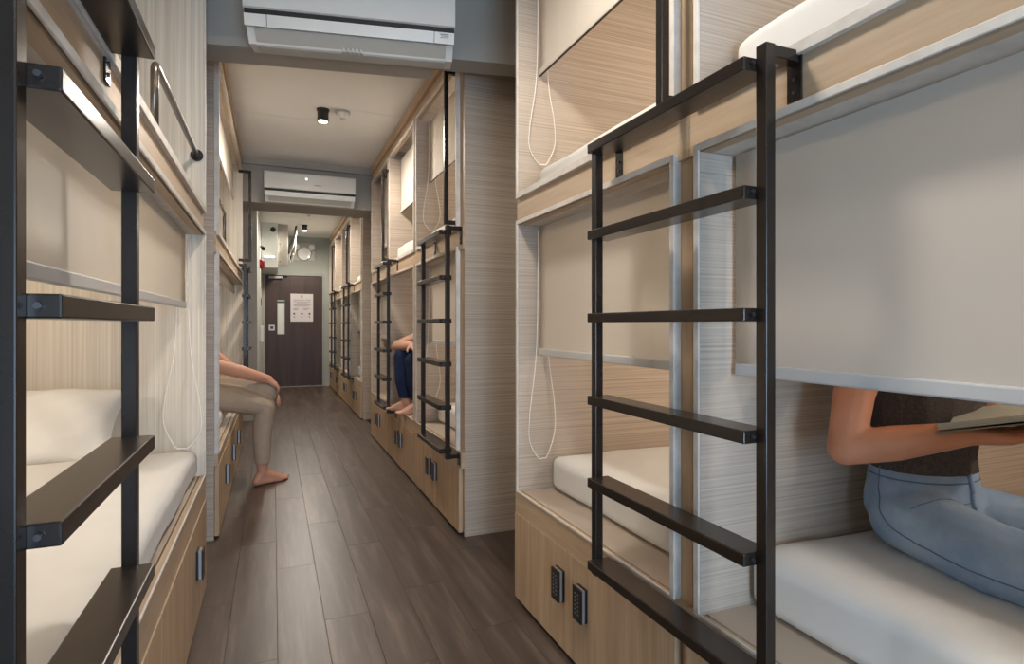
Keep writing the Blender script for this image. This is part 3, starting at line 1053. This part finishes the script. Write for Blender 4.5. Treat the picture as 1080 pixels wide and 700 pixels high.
M['eye'] = plain('eye_white', (230, 228, 224), 0.3)


def _ell(bm, c, r, rot=None, u=14, v=9):
    res = bmesh.ops.create_uvsphere(bm, u_segments=u, v_segments=v, radius=1.0)
    vs = res['verts']
    r = (r, r, r) if isinstance(r, (int, float)) else r
    for q in vs:
        p = Vector((q.co.x * r[0], q.co.y * r[1], q.co.z * r[2]))
        if rot is not None:
            p = rot @ p
        q.co = p + Vector(c)
    return vs


def hull(*balls):
    """convex hull of balls (centre, radius or radii)"""
    bm = bmesh.new()
    for b in balls:
        _ell(bm, b[0], b[1], b[2] if len(b) > 2 else None)
    if len(balls) > 1:
        r = bmesh.ops.convex_hull(bm, input=bm.verts)
        inner = [v for v in bm.verts if not v.link_faces]
        if inner:
            bmesh.ops.delete(bm, geom=inner, context='VERTS')
        dead = [g for g in r.get('geom_interior', []) if isinstance(g, bmesh.types.BMVert) and g.is_valid]
        if dead:
            bmesh.ops.delete(bm, geom=dead, context='VERTS')
    me = bpy.data.meshes.new('tmp_piece')
    bmesh.ops.recalc_face_normals(bm, faces=bm.faces)
    bm.to_mesh(me)
    bm.free()
    return me


def chain(*pr):
    """tapered limb through (point, radius) pairs"""
    return [hull(pr[i], pr[i + 1]) for i in range(len(pr) - 1)]


def organic(name, pieces, voxel, mat, parent, smooth_it=5, cuts=(), factor=.5):
    """one continuous skin over all pieces"""
    bm = bmesh.new()
    for me in pieces:
        bm.from_mesh(me)
        bpy.data.meshes.remove(me)
    me = bpy.data.meshes.new(name)
    bm.to_mesh(me)
    bm.free()
    o = bpy.data.objects.new(name, me)
    COL.objects.link(o)
    r = o.modifiers.new('skin', 'REMESH')
    r.mode = 'VOXEL'
    r.voxel_size = voxel
    sm_ = o.modifiers.new('smooth', 'SMOOTH')
    sm_.iterations = smooth_it
    sm_.factor = factor
    dg = bpy.context.evaluated_depsgraph_get()
    ev = o.evaluated_get(dg)
    bm = bmesh.new()
    bm.from_mesh(ev.to_mesh())
    ev.to_mesh_clear()
    bpy.data.objects.remove(o)
    bpy.data.meshes.remove(me)
    for co, no in cuts:      # removes what lies on the side the normal points to
        bmesh.ops.bisect_plane(bm, geom=bm.verts[:] + bm.edges[:] + bm.faces[:], plane_co=co, plane_no=no, clear_outer=True)
    return mesh(name, bm, mat, parent, smooth=True)


def hand_pieces(wrist, fwd, up, s, curl=.5, size=1.0, spread=.1):
    """wrist, finger direction, back-of-hand normal; s=+1 puts the thumb on fwd x up"""
    f = Vector(fwd).normalized()
    u = (Vector(up) - f * Vector(up).dot(f)).normalized()
    r = f.cross(u) * s          # towards the thumb
    W = Vector(wrist)
    k = size
    out = [hull((W, .026 * k), (W + f * .075 * k + r * .026 * k, .013 * k), (W + f * .078 * k - r * .028 * k, .012 * k), (W + f * .03 * k + r * .02 * k, .018 * k))]
    for i, (off, L) in enumerate(((.028, .072), (.010, .080), (-.009, .074), (-.027, .058))):
        p = W + f * .078 * k + r * off * k
        d = (f + r * (spread * (1.5 - i) * .6)).normalized()
        a = 0
        rad = .0092 * k
        pts = [(p, rad)]
        for j, frac in enumerate((.45, .31, .24)):
            a += curl * (.5, .9, .7)[j]
            dd = d * math.cos(a) - u * math.sin(a)
            p = p + dd * L * frac * k
            rad *= .93
            pts.append((p, rad))
        out += chain(*pts)
    p = W + f * .022 * k + r * .026 * k - u * .004
    pts = [(p, .0125 * k)]
    for j, (L, aa) in enumerate(((.036, .75), (.030, .55), (.024, .35))):
        dd = (f * math.cos(aa) + r * math.sin(aa) - u * .25 * curl * (j + 1)).normalized()
        p = p + dd * L * k
        pts.append((p, .0112 * k - j * .001))
    out += chain(*pts)
    return out


def foot_pieces(ankle, heel_drop, fwd, side, length=.25, s=1):
    """ankle point, sole height below it, toe direction (level), big toe on s*side"""
    f = Vector(fwd).normalized()
    sd = Vector(side).normalized() * s
    A = Vector(ankle)
    z = Vector((0, 0, -heel_drop))
    heel = A + z + Vector((0, 0, .030)) - f * .045
    ball_i = A + z + Vector((0, 0, .022)) + f * (length * .56) + sd * .024
    ball_o = A + z + Vector((0, 0, .018)) + f * (length * .50) - sd * .028
    out = [hull((A, .036), (heel, .031)), hull((A + f * .01, .034), (heel + f * .03, .028), (ball_i, .021), (ball_o, .017)), hull((heel, .03), (ball_o, .018), (ball_i, .02))]
    for i in range(5):
        base = ball_i.lerp(ball_o, i / 4) + Vector((0, 0, -.004))
        L = (.058, .055, .050, .043, .035)[i]
        out += chain((base, (.016, .0115, .011, .0105, .010)[i]), (base + f * L * .6 + Vector((0, 0, .001)), (.013, .009, .0088, .0085, .008)[i]), (base + f * L + Vector((0, 0, -.004)), (.0125, .0088, .0085, .008, .0078)[i]))
    return out


def head_pieces(c, fwd, sc=1.0):
    """head with nose, brow, lips, chin and ears; c = centre, fwd = gaze"""
    f = Vector(fwd).normalized()
    up = Vector((0, 0, 1))
    up = (up - f * up.dot(f)).normalized()
    r = f.cross(up)
    C = Vector(c)
    rot = Matrix((r, f, up)).transposed()
    out = [hull((C + up * .02 - f * .012, (.075 * sc, .092 * sc, .092 * sc), rot), (C + f * .045 - up * .085, (.028 * sc, .026 * sc, .022 * sc), rot), (C + f * .03 - up * .03, (.060 * sc, .055 * sc, .06 * sc), rot))]
    out += chain((C + f * .086 + up * .012, .009), (C + f * .108 - up * .026, .012))
    out += [hull((C + f * .098 - up * .028 + r * .010, .008), (C + f * .098 - up * .028 - r * .010, .008))]
    out += [hull((C + f * .086 + up * .028 + r * .035, .010), (C + f * .092 + up * .028 + r * .010, .009)), hull((C + f * .086 + up * .028 - r * .035, .010), (C + f * .092 + up * .028 - r * .010, .009))]
    out += [hull((C + f * .088 - up * .055 + r * .018, .006), (C + f * .094 - up * .054, .008), (C + f * .088 - up * .055 - r * .018, .006))]
    out += [hull((C + f * .086 - up * .065 + r * .014, .006), (C + f * .091 - up * .066, .008), (C + f * .086 - up * .065 - r * .014, .006))]
    for q in (-1, 1):
        out += [hull((C + r * q * .078 - f * .005 + up * .012, (.010, .016, .028), rot), (C + r * q * .074 - f * .0 - up * .018, (.008, .011, .014), rot))]
    return out, (r, f, up)


def eyes(c, fr, parent):
    r, f, up = fr
    for q in (-1, 1):
        bm = bmesh.new()
        _ell(bm, Vector(c) + f * .078 + r * q * .032 + up * .006, .0125)
        e = mesh('eye', bm, 'eye', parent, smooth=True)
        bm = bmesh.new()
        _ell(bm, Vector(c) + f * .0855 + r * q * .032 + up * .005, .0060)
        mesh('iris', bm, 'hair', e, smooth=True)


def grow(p, k):
    return [(a[0], tuple(v + k for v in a[1]) if isinstance(a[1], tuple) else a[1] + k) + tuple(a[2:]) for a in p]


# ---- the woman reading in the nearest bunk (faces -Y, her right side to the corridor)
TX = 1.585
wo = empty('person', (TX, .95, .626), 'woman in charcoal top and blue jeans sitting cross-legged with a book', 'person')
W_pelvis = [((TX, 1.00, .735), (.140, .118, .105))]
W_tor = [((TX, 1.00, .74), (.135, .112, .09)), ((TX, 1.00, .87), (.122, .100, .06)), ((TX, .99, .97), (.128, .105, .06)), ((TX, .985, 1.08), (.148, .112, .07)), ((TX, 1.0, 1.16), (.125, .075, .05))]
rt = [((1.505, .985, .708), .080), ((1.445, .76, .692), .070), ((1.445, .555, .690), .060)]
rs = [((1.445, .555, .690), .060), ((1.53, .60, .672), .052), ((1.665, .66, .662), .036)]
lt = [((1.665, .985, .704), .078), ((1.76, .78, .685), .062), ((1.84, .60, .682), .054)]
ls = [((1.84, .60, .682), .054), ((1.72, .555, .672), .050), ((1.56, .53, .662), .034)]
W_rarm = [((1.40, 1.0, 1.165), .050), ((1.315, .99, 1.03), .046), ((1.262, .972, .905), .040), ((1.33, .90, .925), .041), ((1.415, .800, .957), .027)]
W_larm = [((1.73, 1.0, 1.165), .050), ((1.80, .99, 1.03), .045), ((1.845, .965, .905), .039), ((1.75, .91, .925), .039), ((1.645, .835, .948), .026)]
pcs = [hull(*W_pelvis)] + chain(*W_tor)
pcs += [hull(((1.405, 1.0, 1.165), .048), ((TX, .99, 1.10), (.12, .09, .06)), ((1.725, 1.0, 1.165), .048)), hull(((1.42, 1.0, 1.18), .035), ((TX, 1.0, 1.22), .05), ((1.71, 1.0, 1.18), .035))]
pcs += chain(((TX, 1.0, 1.19), .055), ((TX, .975, 1.30), .047))
HC = (TX, .935, 1.385)
hp, hfr = head_pieces(HC, (0, -1, -.35), .92)
pcs += hp
for L in (rt, rs, lt, ls, W_rarm, W_larm):
    pcs += chain(*L)
pcs += hand_pieces((1.415, .800, .957), (.62, -.78, .06), (.2, .1, -1), 1, .22, .95)
pcs += hand_pieces((1.645, .835, .948), (-.30, -.95, .12), (-.1, .1, -1), -1, .22, .95)
pcs += foot_pieces((1.665, .66, .668), .036, (.55, .15, 0), (0, -1, 0), .21, 1)
pcs += foot_pieces((1.56, .53, .668), .036, (-.9, .1, 0), (0, -1, 0), .21, 1)
body = organic('body', pcs, .0048, 'skin_w', wo, 4)
eyes(HC, hfr, wo)
organic('hair', [hull((Vector(HC) + Vector((0, .022, .035)), (.082, .098, .088))), hull((Vector(HC) + Vector((0, .07, -.03)), (.068, .05, .09)))] + chain((Vector(HC) + Vector((0, .11, .0)), .04), (Vector(HC) + Vector((0, .13, -.12)), .03), (Vector(HC) + Vector((0, .115, -.22)), .016)), .006, 'hair', wo, 3)
sh = chain(*grow(W_tor, .012)) + [hull(((1.405, 1.0, 1.168), .058), ((TX, .99, 1.10), (.135, .10, .07)), ((1.725, 1.0, 1.168), .058))]
organic('top', sh, .0055, 'shirt_w', wo, 5, cuts=(((0, 0, .828), (0, 0, -1)), ((0, 0, 1.215), (0, 0, 1))))
jp = [hull(*grow(W_pelvis, .010)), hull(((TX, 1.0, .73), (.148, .128, .10)), ((TX, 1.0, .83), (.138, .112, .05)))]
for L in (rt, rs, lt, ls):
    jp += chain(*grow(L, .009))
jp += [hull(((1.51, .985, .708), .086), ((TX, .95, .70), (.09, .09, .075)), ((1.66, .985, .708), .086))]
jeans = organic('jeans', jp, .0055, 'denim', wo, 6, cuts=(((0, 0, .845), (0, 0, 1)),))
# stitched outseam, waistband, fly and painted hip fold shade, standing on the cloth
def snap(pts, obj, push=.0015):
    """bring points onto the surface of obj"""
    out = []
    org = ORG[obj]
    for p in pts:
        ok, loc, no, _ = obj.closest_point_on_mesh(Vector(p) - org)
        out.append(loc + org + no * push)
    return out


bpy.context.view_layer.update()
seam = snap(bezier_pts([(1.43, 1.02, .84), (1.42, 1.02, .78), (1.40, .98, .71), (1.38, .90, .685), (1.36, .78, .675), (1.37, .64, .67), (1.38, .56, .67)], 8), jeans)
bm = bmesh.new()
tube(bm, seam, .0014, 6)
mesh('outseam', bm, 'denim_seam_fold', jeans, smooth=True)
band = snap([(TX + .16 * math.cos(a), 1.0 + .13 * math.sin(a), .812) for a in [2 * math.pi * i / 40 for i in range(40)]], jeans, .0008)
bm = bmesh.new()
tube(bm, band, .0018, 6, closed=True)
mesh('waistband_seam', bm, 'denim_seam_fold', jeans, smooth=True)
crease = snap(bezier_pts([(1.43, .92, .745), (1.46, .89, .757), (1.52, .87, .763), (1.58, .87, .765)], 8), jeans, .0006)
bm = bmesh.new()
tube(bm, crease, .0012, 6)
mesh('hip_fold_shade', bm, 'denim_seam_fold', jeans, smooth=True)  # darker line puts the shade of the hip fold into colour
fly = snap(bezier_pts([(TX, .86, .835), (TX + .004, .85, .80), (TX - .004, .84, .775), (TX, .83, .75)], 8), jeans, .002)
bm = bmesh.new()
tube(bm, fly, .006, 8)
mesh('fly', bm, 'denim', jeans, smooth=True)
bm = bmesh.new()
wc, wd = Vector((1.655, .842, .947)), Vector((.10, .07, -.02)).normalized()
a_ = wd.orthogonal().normalized()
b_ = wd.cross(a_)
tube(bm, [wc + .0305 * (a_ * math.cos(t_) + b_ * math.sin(t_)) for t_ in [2 * math.pi * i / 24 for i in range(24)]], .0055, 8, closed=True)
bracelet = mesh('bracelet', bm, 'lock', None, smooth=True, origin=wc)
tag(bracelet, 'black band on the wrist of the woman reading', 'bracelet')
# open book held in both hands
bk = empty('open_book', (1.50, .75, .98), 'open book held in the hands of the woman', 'book')
E1, E2 = Vector((.96, .27, .06)).normalized(), Vector((.52, -.80, .22)).normalized()
E1 = Vector((.90, .36, .02)).normalized()
E3 = E1.cross(E2).normalized()
if E3.z < 0:
    E3 = -E3
O = Vector((1.350, .818, .948))


def bookbox(bm, a0, a1, b0, b1, c0, c1, lift=0.0):
    vs = box(bm, a0, a1, b0, b1, c0, c1)
    for v in vs:
        a, b, c = v.co
        v.co = O + E1 * a + E2 * b + E3 * (c + lift * abs(a - .135) / .135)


bm = bmesh.new()
bookbox(bm, 0, .133, 0, .195, 0, .003, .012)
bookbox(bm, .137, .27, 0, .195, 0, .003, .016)
bookbox(bm, .132, .138, 0, .195, -.001, .003)
mesh('cover', bm, 'cover', bk)
for a0, a1 in ((.004, .134), (.136, .266)):
    bm = bmesh.new()
    for k in range(4):
        bookbox(bm, a0 + .001 * (k % 2), a1 - .001 * (k % 2), .004 + .0015 * (k % 2), .191, .0032 + k * .0035, .0062 + k * .0035, .016)
    mesh('page_block', bm, 'page', bk)

# ---- the man in khaki on the left (faces +X), seen from his right
mo = empty('person', (-.5, 4.75, .60), 'man in khaki trousers sitting barefoot on the bed edge, legs crossed', 'person')
K_tor = [((-.56, 4.75, .72), (.12, .17, .11)), ((-.65, 4.75, .90), (.11, .155, .08)), ((-.68, 4.75, 1.08), (.12, .175, .09)), ((-.66, 4.75, 1.22), (.085, .15, .05))]
k_rt = [((-.50, 4.665, .69), .098), ((-.28, 4.69, .655), .085), ((-.055, 4.715, .585), .062)]
k_rs = [((-.055, 4.715, .585), .062), ((-.075, 4.725, .40), .058), ((-.075, 4.725, .10), .038)]
k_lt = [((-.50, 4.835, .71), .098), ((-.25, 4.80, .715), .088), ((-.035, 4.775, .695), .068)]
k_ls = [((-.035, 4.775, .695), .062), ((-.06, 4.85, .50), .052), ((-.072, 4.90, .31), .036)]
k_ra = [((-.66, 4.575, 1.20), .056), ((-.54, 4.57, 1.07), .052), ((-.40, 4.60, .915), .047), ((-.21, 4.65, .850), .048), ((-.03, 4.71, .785), .032)]
k_la = [((-.66, 4.925, 1.20), .056), ((-.50, 4.97, 1.03), .050), ((-.30, 4.98, .86), .043), ((-.14, 4.92, .76), .042), ((.01, 4.86, .655), .029)]
pcs = chain(*K_tor) + [hull(((-.66, 4.58, 1.20), .055), ((-.66, 4.75, 1.16), (.09, .12, .07)), ((-.66, 4.92, 1.20), .055))]
pcs += chain(((-.66, 4.75, 1.22), .06), ((-.64, 4.75, 1.33), .056))
HK = (-.61, 4.75, 1.425)
hp, hfr = head_pieces(HK, (1, 0, -.35), 1.0)
pcs += hp
for L in (k_rt, k_rs, k_lt, k_ls, k_ra, k_la):
    pcs += chain(*L)
pcs += hand_pieces((-.04, 4.70, .790), (.75, .12, -.55), (.5, -.2, .8), -1, .75, 1.0)
pcs += hand_pieces((.01, 4.86, .655), (.35, -.85, -.35), (.8, .3, .3), 1, .45, 1.0)
pcs += foot_pieces((-.075, 4.725, .088), .087, (.86, .50, 0), (-.50, .86, 0), .295, 1)
pcs += foot_pieces((-.072, 4.90, .30), .045, (-.05, .75, -.65), (1, 0, 0), .22, 1)
organic('body', pcs, .006, 'skin_m', mo, 4)
eyes(HK, hfr, mo)
organic('hair', [hull((Vector(HK) + Vector((-.025, 0, .04)), (.098, .085, .088))), hull((Vector(HK) + Vector((-.06, 0, -.01)), (.05, .07, .07)))], .007, 'hair', mo, 3)
kt = [hull(((-.52, 4.75, .73), (.145, .195, .125)))]
for L in (k_rt, k_rs, k_lt, k_ls):
    kt += chain(*grow(L, .013))
organic('trousers', kt, .0065, 'khaki', mo, 5, cuts=(((0, 0, .83), (0, 0, 1)), ((0, 0, .165), (0, 0, -1))))
ks = chain(*grow(K_tor, .014)) + [hull(((-.66, 4.58, 1.205), .066), ((-.66, 4.75, 1.16), (.105, .13, .08)), ((-.66, 4.92, 1.205), .066))] + chain(*grow(k_ra[:2], .014)) + chain(*grow(k_la[:2], .014))
organic('shirt', ks, .0075, 'shirt_m', mo, 5, cuts=(((0, 0, .76), (0, 0, -1)), ((0, 0, 1.265), (0, 0, 1))))

# ---- the person in navy on the right, knee drawn up (faces -X)
po = empty('person', (1.36, 4.78, .62), 'person in navy trousers with one bare foot on the bunk edge, knee raised', 'person')
P_tor = [((1.42, 4.78, .73), (.12, .16, .11)), ((1.45, 4.78, .92), (.105, .14, .08)), ((1.42, 4.78, 1.10), (.115, .165, .09)), ((1.36, 4.78, 1.22), (.08, .14, .05))]
p_rt = [((1.37, 4.87, .72), .092), ((1.18, 4.86, .84), .082), ((1.005, 4.815, .935), .062)]
p_rs = [((1.005, 4.815, .93), .062), ((1.005, 4.79, .74), .060), ((1.025, 4.755, .555), .040)]
p_lt = [((1.37, 4.69, .72), .092), ((1.20, 4.66, .82), .082), ((1.05, 4.62, .90), .062)]
p_ls = [((1.05, 4.62, .90), .060), ((1.06, 4.60, .72), .055), ((1.09, 4.58, .555), .038)]
p_ra = [((1.36, 4.95, 1.19), .054), ((1.20, 4.99, 1.10), .050), ((.985, 4.965, 1.015), .047), ((.992, 4.82, 1.022), .046), ((1.03, 4.62, 1.03), .031)]
p_la = [((1.36, 4.61, 1.19), .054), ((1.30, 4.55, 1.06), .048), ((1.27, 4.52, .93), .042), ((1.20, 4.50, .83), .040), ((1.13, 4.49, .74), .028)]
pcs = chain(*P_tor) + [hull(((1.36, 4.94, 1.19), .053), ((1.38, 4.78, 1.15), (.09, .12, .07)), ((1.36, 4.62, 1.19), .053))]
pcs += chain(((1.36, 4.78, 1.21), .055), ((1.32, 4.78, 1.32), .052))
HP = (1.28, 4.78, 1.41)
hp, hfr = head_pieces(HP, (-1, 0, -.25), .97)
pcs += hp
for L in (p_rt, p_rs, p_lt, p_ls, p_ra, p_la):
    pcs += chain(*L)
pcs += hand_pieces((1.03, 4.62, 1.03), (.15, -1, -.1), (-.2, 0, 1), 1, .5, .97)
pcs += hand_pieces((1.13, 4.49, .74), (-.4, .1, -.7), (-.5, -.5, .3), -1, .3, .97)
pcs += foot_pieces((1.025, 4.755, .556), .079, (-.62, .78, 0), (-.78, -.62, 0), .25, 1)
pcs += foot_pieces((1.09, 4.58, .556), .079, (-.8, .3, 0), (.3, .8, 0), .24, 1)
organic('body', pcs, .0065, 'skin_p', po, 4)
eyes(HP, hfr, po)
organic('hair', [hull((Vector(HP) + Vector((.025, 0, .04)), (.095, .083, .087))), hull((Vector(HP) + Vector((.06, 0, -.01)), (.05, .07, .07)))], .007, 'hair', po, 3)
pt = [hull(((1.42, 4.78, .735), (.14, .18, .12)))]
for L in (p_rt, p_rs, p_lt, p_ls):
    pt += chain(*grow(L, .014))
organic('trousers', pt, .0065, 'navy', po, 5, cuts=(((0, 0, .595), (0, 0, -1)),))
ps = chain(*grow(P_tor, .014)) + [hull(((1.36, 4.94, 1.195), .064), ((1.38, 4.78, 1.15), (.105, .13, .08)), ((1.36, 4.62, 1.195), .064))] + chain(*grow(p_ra[:2], .013)) + chain(*grow(p_la[:2], .013))
organic('shirt', ps, .0075, 'shirt_p', po, 5, cuts=(((0, 0, .76), (0, 0, -1)), ((0, 0, 1.255), (0, 0, 1))))
